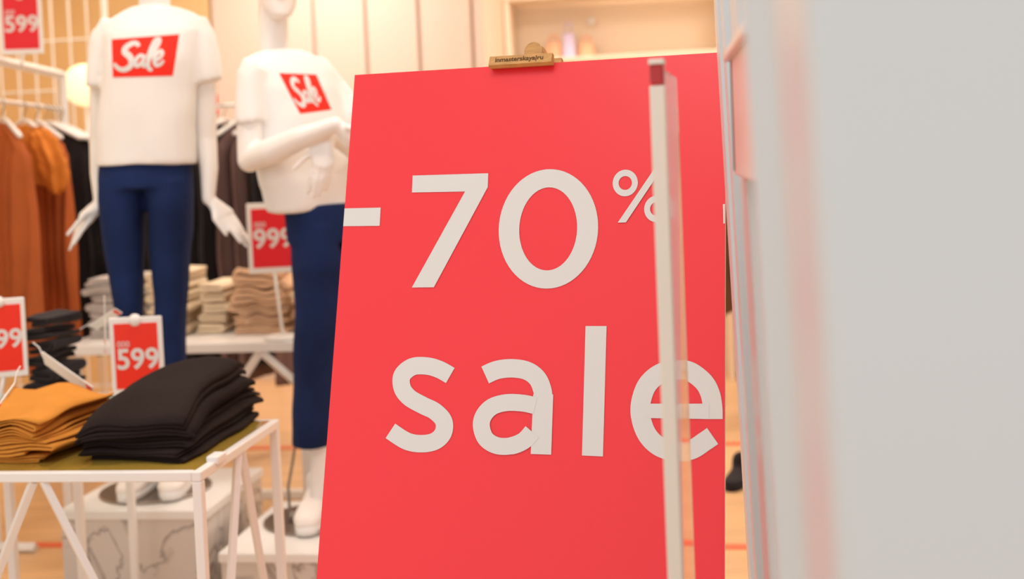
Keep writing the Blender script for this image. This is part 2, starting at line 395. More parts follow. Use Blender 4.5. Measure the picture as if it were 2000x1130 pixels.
def head(c_, u, v):
    """c_: centre; u to its left/right, v backwards"""
    rows = [(-0.125, 0.020, 0.024, -0.055), (-0.115, 0.034, 0.040, -0.045), (-0.09, 0.050, 0.066, -0.020), (-0.055, 0.060, 0.082, -0.006), (-0.01, 0.068, 0.092, 0), (0.04, 0.074, 0.097, 0.002), (0.08, 0.068, 0.088, 0.004), (0.105, 0.050, 0.064, 0.006), (0.12, 0.022, 0.03, 0.008)]
    P = [loft([ell(c_ + Vector((0, 0, z)) + v * o_, a, b, u, v, 20) for z, a, b, o_ in rows])]
    P.append(tube([c_ - v * 0.088 + Vector((0, 0, 0.018)), c_ - v * 0.104 + Vector((0, 0, -0.022))], [0.007, 0.011]))
    P.append(tube([c_ - v * 0.086 - u * 0.02 + Vector((0, 0, -0.052)), c_ - v * 0.091 + Vector((0, 0, -0.050)), c_ - v * 0.086 + u * 0.02 + Vector((0, 0, -0.052))], [0.004, 0.006, 0.004]))
    P.append(tube([c_ - v * 0.084 - u * 0.015 + Vector((0, 0, -0.063)), c_ - v * 0.088 + Vector((0, 0, -0.064)), c_ - v * 0.084 + u * 0.015 + Vector((0, 0, -0.063))], [0.004, 0.007, 0.004]))
    for s in (-1, 1):
        P.append(ball(c_ - v * 0.074 + u * s * 0.031 + Vector((0, 0, 0.012)), 0.015, 0.013, 0.009, u, v))
        P.append(tube([c_ + u * s * 0.069 + Vector((0, 0, -0.03)), c_ + u * s * 0.075 + v * 0.01 + Vector((0, 0, 0.012))], [0.008, 0.013]))
    return P
def mannequin(label, root, body_parts, shirt_parts, jean_parts, shoes, seed):
    t = empty('mannequin', root); tag(t, label, 'mannequin', 'white mannequins in sale shirts')
    o = root
    link('body', voxel([sub(p, o) for p in body_parts], 0.0055, 5), M_mann, t, True)
    ms = voxel([sub(p, o) for p in shirt_parts], 0.008, 6)
    nr = [q.normal.copy() for q in ms.vertices]
    for q in ms.vertices:
        p = q.co
        f_ = noise.noise(Vector((p.x * 7, p.y * 7, p.z * 3 + seed))) * 0.006 + noise.noise(Vector((p.x * 16 + 5, p.y * 16, p.z * 6 + seed))) * 0.003
        q.co = p + nr[q.index] * f_
    sh = link('t_shirt', ms, M_shirt, t, True)
    mj = voxel([sub(p, o) for p in jean_parts], 0.007, 4)
    nr = [q.normal.copy() for q in mj.vertices]
    for q in mj.vertices:
        p = q.co; q.co = p + nr[q.index] * (noise.noise(Vector((p.x * 9, p.y * 9, p.z * 9 + seed))) * 0.005)
    link('jeans', mj, M_jean, t, True)
    for s in shoes:
        bm_parts, sole = s
        so = link('shoe', voxel([sub(p, o) for p in bm_parts], 0.006, 4), M_shoe, t, True)
        vs_, fs_ = sub(sole, o); raw('sole', vs_, fs_, M_white, so, True)
    bpy.context.view_layer.update()
    return t, sh
def shoe(heel, toe, w_=0.045, hi=0.075):
    d = (toe - heel); ln_ = d.length; d.normalize(); s = Vector((-d.y, d.x, 0)); Z = Vector((0, 0, 1))
    rows = [(0.0, 0.65, hi * 0.9), (0.06, 0.8, hi), (0.22, 0.85, hi * 1.05), (0.45, 0.85, hi * 0.85), (0.65, 1.0, hi * 0.66), (0.85, 0.95, hi * 0.55), (0.96, 0.7, hi * 0.45), (1.0, 0.4, hi * 0.3)]
    up = loft([ell(heel + d * ln_ * t_ + Z * (h_ / 2 + 0.016), w_ * k_, h_ / 2, s, Z, 16, 2.6) for t_, k_, h_ in rows])
    ank = tube([heel + d * 0.055 + Z * 0.05, heel + d * 0.05 + Z * (hi + 0.03)], [0.04, 0.038], 14)
    n_ = 20; ring_ = []
    for k_ in range(n_):
        a = 2 * math.pi * k_ / n_; ring_.append(heel + d * (ln_ / 2 + (ln_ / 2 + 0.006) * math.cos(a)) + s * (w_ * 1.05 * math.copysign(abs(math.sin(a)) ** 0.7, math.sin(a))))
    sole = loft([[p + Z * 0.001 for p in ring_], [p + Z * 0.026 for p in ring_]])
    return ([up, ank], sole)
def on_mesh(ob, quad, strokes, name_box, m_box, m_txt, nu=14, nv=10):
    """flat print laid on the cloth: quad of 4 measured corners; strokes in unit coords"""
    bm = bmesh.new(); bm.from_mesh(ob.data); bv = BVHTree.FromBMesh(bm); off = ob.matrix_world.translation
    def at(u, v, lift):
        a, b, c_, d = quad
        px = (a[0] * (1 - u) + b[0] * u) * (1 - v) + (d[0] * (1 - u) + c_[0] * u) * v
        py = (a[1] * (1 - u) + b[1] * u) * (1 - v) + (d[1] * (1 - u) + c_[1] * u) * v
        r = ray(px, py).normalized(); h = bv.ray_cast(EYE - off, r)
        return (h[0] + h[1] * lift) if h[0] else None
    vs = [at(i / nu, j / nv, 0.0015) for j in range(nv + 1) for i in range(nu + 1)]
    fs = [(j * (nu + 1) + i, j * (nu + 1) + i + 1, (j + 1) * (nu + 1) + i + 1, (j + 1) * (nu + 1) + i) for j in range(nv) for i in range(nu)]
    last = next(p for p in vs if p); vs = [p or last for p in vs]
    raw(name_box, vs, fs, m_box, ob, True)
    vs = []; fs = []
    for pts, wd in strokes:
        P = [(p.x, p.y) for p in smooth_path([(x, y, 0) for x, y in pts], 6)]
        wl = [wd[0] + (wd[1] - wd[0]) * math.sin(math.pi * i / (len(P) - 1)) for i in range(len(P))]
        sx = 1.65
        v, f = rib([(x * sx, y) for x, y in P], wl); o = len(vs)
        g = [at(x / sx, y, 0.003) for x, y in v]; l2 = next(p for p in g if p)
        vs += [p or l2 for p in g]; fs += [tuple(i + o for i in q) for q in f]
    raw('script_lettering', vs, fs, m_txt, ob, True); bm.free()
SALE = [([(0.41, 0.24), (0.38, 0.16), (0.31, 0.15), (0.22, 0.24), (0.20, 0.36), (0.27, 0.47), (0.31, 0.60), (0.28, 0.74), (0.19, 0.81), (0.10, 0.77), (0.03, 0.64)], (0.09, 0.16)),
        ([(0.50, 0.50), (0.44, 0.47), (0.38, 0.57), (0.37, 0.69), (0.42, 0.72), (0.48, 0.62), (0.51, 0.48)], (0.08, 0.11)),
        ([(0.51, 0.46), (0.49, 0.63), (0.51, 0.73), (0.56, 0.68)], (0.08, 0.11)),
        ([(0.56, 0.66), (0.64, 0.42), (0.71, 0.18), (0.70, 0.09), (0.65, 0.13), (0.59, 0.38), (0.57, 0.62), (0.59, 0.80), (0.65, 0.84)], (0.08, 0.12)),
        ([(0.66, 0.63), (0.74, 0.56), (0.78, 0.45), (0.74, 0.39), (0.68, 0.48), (0.67, 0.63), (0.71, 0.73), (0.78, 0.69), (0.81, 0.61)], (0.08, 0.11))]
def fingers(base, tips, r=0.0085):
    P = []
    for b, t in zip(base, tips):
        mid = (b + t) / 2 + Vector((0, -0.004, 0.003)); P.append(tube([b, mid, t], [r, r * 0.95, r * 0.72], 8))
    return P
X, Y, Z = Vector((1, 0, 0)), Vector((0, 1, 0)), Vector((0, 0, 1))

# ---- first mannequin (front-facing)
D1 = 4.0
PED1Z = W(287, 976, D1 - 0.10).z
root1 = Vector((W(290, 960, D1).x, D1, PED1Z))
R1 = lambda rows, do=0: pxrings([(a, b, c_, d, do + (e if e else 0)) for a, b, c_, d, e in rows], D1, X, Y)
def limb(pts, rad, d): return tube([W(x, y, d + o) for x, y, o in pts], rad, 14)
b1 = [R1([(30, 230, 380, 0.07, 0.02), (110, 215, 385, 0.095, 0), (200, 212, 372, 0.085, 0), (270, 208, 368, 0.09, 0), (325, 212, 362, 0.085, 0.01), (350, 225, 345, 0.08, 0.01)])]
b1 += [limb([(303, 60, 0.02), (302, 5, 0.0), (304, -60, -0.01)], [0.06, 0.050, 0.050], D1)]
b1 += head(W(305, -105, D1 - 0.02), X, Y)
b1 += [limb([(395, 75, 0.03), (400, 165, 0.03), (404, 270, 0.04), (408, 330, 0.02), (407, 388, 0.0)], [0.045, 0.037, 0.033, 0.030, 0.022], D1)]
b1 += [limb([(203, 75, 0.03), (197, 170, 0.06), (194, 270, 0.09), (194, 340, 0.09), (196, 392, 0.07)], [0.045, 0.037, 0.033, 0.030, 0.022], D1)]
# hands: palm, thumb, four fingers
def hand(wr, kn, th, tips, d, pr_=0.019):
    w0 = W(*wr[:2], d + wr[2]); k0 = [W(*q[:2], d + q[2]) for q in kn]
    P = [tube([w0, (w0 + k) / 2, k], [pr_, pr_ * 0.85, 0.011], 10) for k in k0]
    P += fingers(k0, [W(*q[:2], d + q[2]) for q in tips])
    t0 = w0.lerp(k0[0], 0.35); P.append(tube([t0, W(*th[0][:2], d + th[0][2]), W(*th[1][:2], d + th[1][2])], [0.013, 0.0105, 0.0075], 8))
    return P
b1 += hand((409, 390, 0), [(432, 424, -0.02), (439, 421, -0.005), (445, 417, 0.010), (450, 413, 0.024)], [(420, 428, -0.035), (442, 458, -0.04)], [(470, 474, -0.03), (482, 482, -0.01), (488, 478, 0.012), (486, 468, 0.03)], D1)
b1 += hand((196, 395, 0.07), [(175, 432, 0.03), (168, 430, 0.045), (163, 426, 0.06), (160, 420, 0.075)], [(165, 420, 0.02), (132, 458, 0.0)], [(145, 476, 0.0), (136, 488, 0.02), (138, 482, 0.045), (146, 470, 0.06)], D1)
for xs_ in ([(240, 400), (252, 640), (250, 880), (246, 950)], [(333, 400), (334, 640), (330, 880), (326, 950)]):
    b1.append(limb([(xs_[0][0], 350, 0.01), (xs_[0][0], 410, 0.0), (xs_[1][0], 640, -0.01), (xs_[2][0], 850, 0.03), (xs_[3][0], 925, 0.03)], [0.045, 0.05, 0.036, 0.032, 0.032], D1))
s1 = [R1([(13, 262, 346, 0.068, 0.01), (24, 236, 378, 0.08, 0.012), (40, 212, 396, 0.09, 0.01), (65, 204, 402, 0.105, 0.0), (120, 206, 393, 0.122, -0.005), (180, 201, 386, 0.122, 0), (250, 192, 381, 0.118, 0), (322, 190, 384, 0.122, 0.005)])]
s1 += [loft([ell(W(cx, cy, D1 + 0.02), r * 1.0, r * 1.25, Vector((math.cos(t), 0, math.sin(t))), Y, 18) for cx, cy, r, t in ((232, 50, 0.055, -0.6), (210, 85, 0.052, -0.35), (199, 130, 0.047, -0.2), (194, 171, 0.042, -0.15))])]
s1 += [loft([ell(W(cx, cy, D1 + 0.02), r * 1.0, r * 1.25, Vector((math.cos(t), 0, math.sin(t))), Y, 18) for cx, cy, r, t in ((375, 50, 0.055, 0.6), (393, 85, 0.053, 0.42), (402, 125, 0.050, 0.3), (407, 161, 0.048, 0.22))])]
j1 = [R1([(312, 196, 373, 0.105, 0.005), (345, 194, 376, 0.112, 0.005), (368, 195, 376, 0.112, 0.005)])]
j1 += [R1([(350, 196, 288, 0.10, 0.005), (390, 196, 284, 0.095, 0), (450, 202, 281, 0.085, 0), (520, 212, 280, 0.074, -0.005), (600, 224, 279, 0.064, -0.005), (690, 229, 280, 0.058, 0.01), (780, 231, 279, 0.056, 0.02), (900, 232, 278, 0.054, 0.03)])]
j1 += [R1([(350, 286, 376, 0.10, 0.005), (390, 290, 376, 0.095, 0), (450, 293, 373, 0.085, 0), (520, 297, 370, 0.074, -0.005), (600, 303, 365, 0.064, -0.005), (690, 308, 363, 0.058, 0.01), (780, 306, 358, 0.056, 0.02), (900, 304, 352, 0.054, 0.03)])]
def shoe_at(px, py, d, z, yw, ln_=0.27): 
    t_ = W(px, py, d); t_.z = z; dr = Vector((math.sin(yw), -math.cos(yw), 0)); return shoe(t_ - dr * ln_, t_, 0.047)
sh1 = [shoe_at(244, 976, D1 - 0.15, PED1Z + 0.008, -0.05), shoe_at(330, 976, D1 - 0.15, PED1Z + 0.008, 0.08)]
t1, shirt1 = mannequin('white mannequin facing ahead with hands held out, in sale shirt and jeans', root1, b1, s1, j1, sh1, 1.0)
on_mesh(shirt1, [(218.5, 77), (350, 67), (337.5, 148), (221, 151)], SALE, 'print', M_pred, M_print)
def disc(name, c_, r, h, m, par, n_=40):
    c_ = c_ + Z * 0.001
    vs_, fs_ = loft([ell(c_ + Z * z_, rr, rr, X, Y, n_) for z_, rr in ((0, r), (h * 0.7, r), (h, r - h * 0.4))]); return raw(name, vs_, fs_, m, par)
disc('base_plate', W(305, 958, D1) * Vector((1, 1, 0)).length * 0 + Vector((W(305, 958, D1 + 0.02).x - root1.x, 0.02, 0)), 0.18, 0.008, M_plate, t1)

# ---- second mannequin (arms folded, turned to one side)
D2 = 3.95
A2 = math.radians(38)
u2 = Vector((math.cos(A2), math.sin(A2), 0)); v2 = Vector((-math.sin(A2), math.cos(A2), 0))     # its left side, its back
PED2Z = W(620, 1032, D2 - 0.05).z
root2 = Vector((W(640, 1010, D2).x, D2, PED2Z))
def R2(rows, do=0): return pxrings([(a, b, c_, d, do + e) for a, b, c_, d, e in rows], D2, u2, v2)
b2 = [R2([(130, 505, 610, 0.06, 0.0), (200, 515, 640, 0.08, 0), (300, 525, 660, 0.08, 0), (380, 555, 670, 0.08, 0), (430, 590, 680, 0.075, 0)])]
b2 += [limb([(545, 130, 0.03), (535, 85, 0.01), (536, 20, 0.0)], [0.055, 0.045, 0.046], D2)]
b2 += head(W(541, -38, D2 - 0.02), u2.lerp(X, 0.5).normalized(), v2.lerp(Y, 0.5).normalized())
b2 += [limb([(492, 150, -0.10), (489, 230, -0.12), (488, 312, -0.14)], [0.048, 0.043, 0.040], D2)]
b2 += [limb([(489, 310, -0.14), (530, 296, -0.19), (590, 268, -0.24), (655, 243, -0.27)], [0.040, 0.043, 0.036, 0.025], D2)]
b2 += hand((660, 243, -0.27), [(690, 262, -0.27), (688, 272, -0.28), (684, 280, -0.27), (678, 286, -0.26)], [(680, 248, -0.29), (700, 255, -0.30)], [(720, 285, -0.24), (718, 297, -0.24), (712, 305, -0.23), (702, 308, -0.22)], D2)
b2 += [limb([(640, 160, 0.12), (690, 230, 0.08), (725, 312, 0.0)], [0.048, 0.043, 0.038], D2)]
b2 += [limb([(725, 312, 0.0), (690, 290, -0.14), (645, 262, -0.21)], [0.038, 0.034, 0.024], D2)]
b2 += hand((640, 264, -0.22), [(615, 318, -0.25), (625, 325, -0.255), (636, 326, -0.255), (647, 322, -0.25)], [(598, 306, -0.25), (574, 330, -0.25)], [(601, 378, -0.235), (612, 386, -0.24), (624, 384, -0.24), (638, 372, -0.235)], D2, 0.021)
s2 = [R2([(98, 508, 585, 0.06, 0.02), (112, 488, 618, 0.07, 0.01), (135, 474, 642, 0.085, 0.0), (175, 478, 655, 0.11, 0), (230, 492, 668, 0.118, 0), (300, 503, 684, 0.112, 0), (360, 513, 684, 0.115, 0)]),
      R2([(350, 513, 684, 0.115, 0), (388, 520, 682, 0.115, 0), (404, 524, 682, 0.114, 0), (412, 526, 682, 0.112, 0)])]
s2 += [loft([ell(W(cx, cy, D2 - 0.09 - 0.0003 * (cy - 120)), r, r * 1.15, Vector((math.cos(t), 0, math.sin(t))), Y, 18) for cx, cy, r, t in ((505, 125, 0.050, -0.6), (494, 150, 0.053, -0.3), (490, 195, 0.051, -0.05), (490, 240, 0.0485, 0.02))])]
s2 += [limb([(622, 140, 0.10), (655, 185, 0.12), (685, 230, 0.08)], [0.055, 0.055, 0.055], D2)]
j2 = [R2([(398, 556, 688, 0.105, 0.0), (440, 562, 700, 0.115, 0.0), (470, 565, 705, 0.115, 0)])]
j2 += [R2([(440, 563, 650, 0.10, -0.04), (520, 571, 678, 0.095, -0.05), (600, 577, 674, 0.085, -0.05), (700, 574, 662, 0.074, -0.04), (800, 571, 648, 0.066, -0.03), (869, 572, 645, 0.066, -0.02)])]
j2 += [R2([(440, 620, 705, 0.10, 0.05), (520, 640, 722, 0.09, 0.06), (600, 655, 735, 0.078, 0.06), (700, 660, 738, 0.070, 0.07), (800, 665, 738, 0.066, 0.09), (869, 668, 738, 0.066, 0.10)])]
b2 += [limb([(610, 470, -0.04), (620, 650, -0.05), (624, 860, -0.01), (626, 985, 0.0)], [0.045, 0.036, 0.034, 0.034], D2)]
b2 += [limb([(665, 470, 0.05), (695, 650, 0.06), (703, 860, 0.10), (703, 960, 0.11)], [0.045, 0.036, 0.032, 0.032], D2)]
def foot_at(px, py, d, z, yw):
    h = W(px, py, d); h.z = z; dr = Vector((math.sin(yw), -math.cos(yw), 0)); return shoe(h - dr * 0.05, h + dr * 0.21, 0.047, 0.09)
sh2 = [foot_at(622, 1000, D2 + 0.06, PED2Z + 0.008, -0.05), foot_at(703, 1000, D2 + 0.11, PED2Z + 0.008, 0.9)]
t2, shirt2 = mannequin('white mannequin with folded arms turned aside, in sale shirt and jeans, behind the red board', root2, b2, s2, j2, sh2, 7.0)
on_mesh(shirt2, [(545, 143), (617, 146), (647, 214), (586, 222)], SALE, 'print', M_pred, M_print)
disc('base_plate', Vector((W(618, 1012, D2).x - root2.x, 0.05, 0)), 0.18, 0.008, M_plate, t2)
rp = [W(577, 862, D2), W(572, 900, D2 + 0.01), W(563, 950, D2 + 0.02), W(566, 1000, D2 + 0.02), W(569, 1010, D2 + 0.02)]
vs, fs = tube([p - root2 for p in rp], 0.005, 8); raw('support_rod', vs, fs, M_plate, t2, True)
vs, fs = ball(W(570, 1008, D2 + 0.02) - root2, 0.014, 0.014, 0.016); raw('rod_socket', vs, fs, M_plate, t2, True)

# ---- marble pedestals
def pedestal(label, fl, fr, z, depth, wmin=None):
    a = G(*fl, z); b = G(*fr, z); wd = (b - a).dot(XB) if not wmin else wmin
    t = empty('marble_pedestal', SH(a, wd / 2, depth / 2), -AX); tag(t, label, 'pedestal', 'marble display pedestals')
    boxo('block', (0, 0, (z - 0.03) / 2), (wd - 0.012, depth - 0.012, z - 0.03), M_marble, t, 0.003)
    boxo('top_slab', (0, 0, z - 0.015), (wd, depth, 0.03), M_white, t, 0.004)
    return t
pedestal('grey-veined marble pedestal under the front-facing mannequin', (112, 997), (398, 1000), PED1Z, 0.52)
pedestal('low marble pedestal under the mannequin with folded arms', (425, 1080), (800, 1084), PED2Z, 0.56)

# ================================================================== TABLES
def table(label, corner, wd, dp, z, mtop, braces='vf', t_=0.022):
    """corner: front right corner; runs to the left and back"""
    t = empty('display_table', SH(corner, -wd / 2, dp / 2), -AX); tag(t, label, 'table', 'white wire-frame display tables')
    boxo('table_top', (0, 0, z - 0.006), (wd - t_ * 1.6, dp - t_ * 1.6, 0.012), mtop, t, 0.001)
    xw_, yw_ = wd / 2 - t_ / 2, dp / 2 - t_ / 2
    for sx in (-1, 1):
        boxo('side_rail', (sx * xw_, 0, z - t_ / 2), (t_, dp, t_), M_white, t, 0.003)
        boxo('floor_rail', (sx * xw_, 0, t_ / 2), (t_, dp - 2 * t_, t_), M_white, t, 0.003)
        for sy in (-1, 1):
            boxo('leg', (sx * xw_, sy * yw_, (z - t_) / 2), (t_, t_, z - t_), M_white, t, 0.003)
            if 'v' in braces and sx > 0: bar('brace', (sx * xw_, sy * 0.012, z - t_), (sx * xw_, sy * (yw_ - 0.02), 0.02), t_ * 0.7, M_white, t)
            if 'f' in braces and sx < 0: bar('brace', (sy * 0.012, sx * yw_, z - t_), (sy * (xw_ - 0.02), sx * yw_, 0.02), t_ * 0.7, M_white, t)
    for sy in (-1, 1):
        boxo('front_rail', (0, sy * yw_, z - t_ / 2), (wd - 2 * t_, t_, t_), M_white, t, 0.003)
        boxo('floor_rail', (0, sy * yw_, t_ / 2), (wd - 2 * t_, t_, t_), M_white, t, 0.003)
    return t
TZ = 0.75
c1 = G(392, 921, TZ); far = G(525, 818, TZ)
dp1 = (far - c1).dot(YA)
tb1 = table('white wire-frame table with olive gold top under the black sweater stack', c1, 0.76, dp1, TZ, M_gold)
boxo('corner_clip', (0.76 / 2 - 0.008, -dp1 / 2 + 0.11, TZ + 0.002), (0.03, 0.05, 0.02), M_white, tb1, 0.004)
c2 = G(596, 667, TZ); dp2 = 0.62
tb2 = table('white table carrying the grey and tan folded knits', c2, 0.98, dp2, TZ, M_white, 'x', t_=0.035)
for e in (-1, 1):
    bar('brace', (0.31, -dp2 / 2 + 0.02, TZ - 0.035), (0.31 + e * 0.15 - 0.35 * (e < 0), -dp2 / 2 + 0.02, 0.58 if e > 0 else 0.035), 0.022, M_white, tb2)
c3 = G(148, 812, TZ - 0.02)
tb3 = table('white wire-frame table under the small black folded pile', c3, 0.9, 0.34, TZ - 0.02, M_mint, '')

# ================================================================== FOLDED CLOTHES
def folded(name, wd, dp, z0, h, n_, tk, m, seed, wav=0.006, fac=None, dx=0, dy=0, parent=None, loc=None, rz=0, ny=16, curl=0.0, side=0, evar=0.02, fseed=0):
    rnd = random.Random(seed); st = h / n_; path = []
    for i in range(n_):
        z = (i + 0.5) * st; s = 1 if (i + side) % 2 == 0 else -1
        e = wd / 2 - st / 2 - rnd.random() * evar
        xs_ = [-e + 2 * e * k / 11 for k in range(12)]
        if s < 0: xs_ = xs_[::-1]
        path += [(x, z, i) for x in xs_]
        if i < n_ - 1:
            for a in (-60, -20, 20, 60):
                path.append((s * (e + st / 2 * math.cos(math.radians(a)) * 1.2), z + st / 2 + st / 2 * math.sin(math.radians(a)), i + 0.5))
    N = len(path); vs = []; fs = []
    off = []
    for i in range(N):
        a = path[max(i - 1, 0)]; b = path[min(i + 1, N - 1)]; d = Vector((b[0] - a[0], b[1] - a[1])); d.normalize(); off.append((-d.y * tk / 2, d.x * tk / 2))
    for s in (1, -1):
        for j in range(ny + 1):
            v = j / ny; y = (v - 0.5) * dp
            for i, (x, z, li) in enumerate(path):
                za = z0 + z + off[i][1] * s; xa_ = x + off[i][0] * s + dx; ya_ = y + dy
                q = Vector((xa_ * 6 + fseed * 3.1, ya_ * 6, za * 14)); lift = min(1.0, za / 0.05)
                yy = y + noise.noise(q * 0.7 + Vector((9, 2, 5))) * wav * 2.5 * (1 if j in (0, ny) else 0.3)
                zz = za + (noise.noise(q) * wav + curl * 0.8 * noise.noise(Vector((xa_ * 13, za * 18 + fseed, ya_ * 3)))) * lift
                xx = x + off[i][0] * s + noise.noise(q + Vector((3, 7, 1))) * wav * 1.6
                zz = max(zz, 0.0012 + za * 0.2)
                if fac: zz *= fac(xa_, ya_)
                vs.append(Vector((xx + dx, yy + dy, zz)))
    B = (ny + 1) * N
    for j in range(ny):
        for i in range(N - 1):
            a = j * N + i; fs.append((a, a + 1, a + N + 1, a + N)); a += B; fs.append((a + N, a + N + 1, a + 1, a))
    for i in range(N - 1):
        fs.append((i, B + i, B + i + 1, i + 1)); a = ny * N + i; fs.append((a, a + 1, B + a + 1, B + a))
    for j in range(ny):
        for e in (0, N - 1):
            a = j * N + e; fs.append((a, a + N, B + a + N, B + a))
    o = raw(name, vs, fs, m, parent, True)
    if loc is not None: o.location = loc; o.rotation_euler = (0, 0, rz)
    return o
ORD = ['lowest', 'second', 'third', 'fourth', 'fifth', 'sixth', 'seventh', 'eighth']
def stack(nm, what, place, cat, grp, loc, rz, wd, dp, hs, m, seed, n_=2, wav=0.006, fac=None, curl=0, jit=0.012, tk=None, evar=0.02):
    z = 0; out = []
    for i, h in enumerate(hs):
        rnd = random.Random(seed + i)
        top = i == len(hs) - 1
        o = folded(nm, wd * (1 + rnd.uniform(-0.05, 0.04)), dp * (1 + rnd.uniform(-0.04, 0.03)), z + h * 0.05, h * 0.90, n_, tk or h * 0.9 / n_ * 0.80, m if not isinstance(m, list) else m[i % len(m)], seed + i, wav, fac, rnd.uniform(-jit, jit), rnd.uniform(-jit, jit), None, loc, rz, curl=curl, side=i, evar=evar, fseed=seed)
        tag(o, '%s, %s %s' % (what, 'topmost' if top else ORD[i] + ' from the bottom' if i else 'lowest', place), cat, grp); z += h; out.append(o)
    return out
# black sweaters on the near table
pA = G(152, 905, TZ); pB = G(338, 907, TZ)
wA = (pB - pA).dot(XB) + 0.02; dA = dp1 - 0.075
wA += 0.02
bc = SH(pA, wA / 2 - 0.014, dA / 2 + 0.015, TZ)
def bfac(x, y): return (1.08 - 0.20 * min(1.3, abs(x) / (wA / 2)) ** 4 - 0.12 * min(1.2, abs(y) / (dA / 2)) ** 6) * bfac0(x, y)
def bfac0(x, y): return 0.60 + 0.52 * min(1, max(0, (y + dA / 2) / dA)) ** 0.8 + 0.9 * max(0, x - wA * 0.1) * 0.5 - 0.5 * max(0, (y - dA * 0.3) / dA) - 0.9 * max(0, -x - wA * 0.25)
stack('folded_sweater', 'black knit sweater', 'in the tall stack on the olive gold table', 'sweater', 'black sweaters stacked on the gold table', bc, -AX, wA, dA, [0.024, 0.023, 0.024, 0.025, 0.026, 0.030], M_black, 11, 2, 0.013, bfac, 0.012, 0.016)
pC = G(-130, 912, TZ); pD = G(148, 908, TZ)
wC = (pD - pC).dot(XB) - 0.045
oc = SH(pC, wC / 2, 0.02 + 0.17, TZ)
stack('folded_trousers', 'mustard folded trousers', 'in the crumpled pile on the olive gold table', 'trousers', 'mustard trousers piled on the gold table', oc, -AX, wC, 0.34, [0.026, 0.026, 0.028, 0.030, 0.034], M_must, 41, 3, 0.020, lambda x, y: 0.70 + 0.10 * max(0, (y + 0.17) / 0.34), 0.034, 0.014, 0.0045, 0.10)
# small black pile on the middle table
kb = G(88, 775, TZ - 0.02)
stack('folded_jeans', 'black folded jeans', 'in the small pile beside the rust dress', 'jeans', 'black jeans piled on the glass table', SH(G(96, 790, TZ - 0.02), 0, 0.05, TZ - 0.02), -AX, 0.105, 0.20, [0.040, 0.038, 0.038, 0.038, 0.038, 0.036, 0.034], M_black2, 71, 2, 0.008, None, 0.012, 0.005, 0.012, 0.03)
# knits on the back table
def back(px, dy): return SH(G(px, 668, TZ), 0, dy, TZ)
stack('folded_knit', 'pale grey folded knit', 'in the leaning stack on the white table', 'knitwear', 'grey knits on the white table', back(188, 0.26), -AX, 0.19, 0.30, [0.034] * 7, M_grey, 91, 2, 0.008, None, 0.008, 0.012)
stack('folded_knit', 'cream folded knit', 'in the stack behind the front-facing mannequin', 'knitwear', 'cream knits on the white table', back(292, 0.30), -AX, 0.165, 0.30, [0.042] * 6, M_beige, 111, 2, 0.006, None, 0.004)
stack('folded_knit', 'beige folded knit', 'in the stack beside the tan pile', 'knitwear', 'beige knits on the white table', back(372, 0.34), -AX, 0.125, 0.26, [0.040] * 5, M_beige, 131, 2, 0.006, None, 0.006)
stack('folded_sweater', 'tan crumpled sweater', 'in the loose pile under the 999 price card', 'sweater', 'tan sweaters on the white table', back(472, 0.33), -AX, 0.235, 0.30, [0.034, 0.038, 0.046, 0.06, 0.07], M_tan, 151, 3, 0.018, lambda x, y: 1.0 - 1.6 * max(0, abs(x) - 0.09), 0.030, 0.008)
stack('folded_sweater', 'cream rolled sweater', 'in the little stack at the table end', 'sweater', 'cream sweaters at the table end', back(572, 0.32), -AX, 0.11, 0.24, [0.045, 0.045, 0.045, 0.04], M_beige, 171, 2, 0.008, None, 0.01)

# ================================================================== PRICE CARDS
def price(label, c_, wd, ht, txt, mcard, yaw_, foot, d_small='000', clip=True, stem_from=None, base=True, br=0.07, dig=0.35, dz=-0.02):
    """c_ card centre; foot: point where its base stands"""
    t = empty('price_card', foot); tag(t, label, 'price sign', 'red price cards in white frames')
    R = Matrix.Rotation(yaw_, 3, 'Z'); o = c_ - foot
    P = lambda x, y, z: o + R @ Vector((x, y, z))
    boxo('frame', o, (wd, 0.008, ht), M_white, t, 0.0035, R)
    boxo('card', P(0, -0.0045, 0), (wd * 0.82, 0.002, ht * 0.84), mcard, t, 0, R)
    def put(nm, s, size, x, z, bold):
        me = text_mesh(s, size, bold)
        for q in me.vertices: q.co = P(q.co.x + x, -0.0062, q.co.y + z)
        link(nm, me, M_print, t)
    put('digits', txt, wd * dig * 1.55, wd * 0.02, dz * ht, wd * 0.012)
    put('small_digits', d_small, wd * 0.16, -wd * 0.24, dz * ht + wd * 0.30, 0)
    if clip:
        vs_, fs_ = ball(P(0, -0.004, ht * 0.46), wd * 0.12, 0.012, wd * 0.12); raw('clip_knob', vs_, fs_, M_white, t, True)
    sb = P(0, 0.002, -ht / 2) if stem_from is None else stem_from - foot
    vs_, fs_ = tube([sb, Vector((0, 0, 0.004))], 0.006, 8, False); raw('stem', vs_, fs_, M_white, t, True)
    if base: disc('base', Vector((0, 0, 0)), br, 0.012, M_white, t, 24)
    return t
price('red 599 price card in white frame above the rust dress rack', W(41, 46, 4.95), 0.165, 0.245, '599', M_card, 0.12, W(42, 134, 4.95), base=False, clip=True)
f999 = back(540, 0.08) + Vector((0, 0, 0.001)); price('red 999 price card standing among the tan sweaters', W(532, 464, f999.y), 0.182, 0.262, '999', M_card, 0.10, f999, clip=False)
f4 = SH(G(260, 800, TZ - 0.02), -0.12, 0.03, TZ - 0.019)
c4 = W(268, 694, f4.y); price('orange-red 599 price card half hidden behind the black sweater stack', c4, 0.150, 0.222, '599', M_card2, 0.02, f4, dz=-0.05)
f5 = SH(G(4, 800, TZ - 0.02), 0, -0.02, TZ - 0.019)
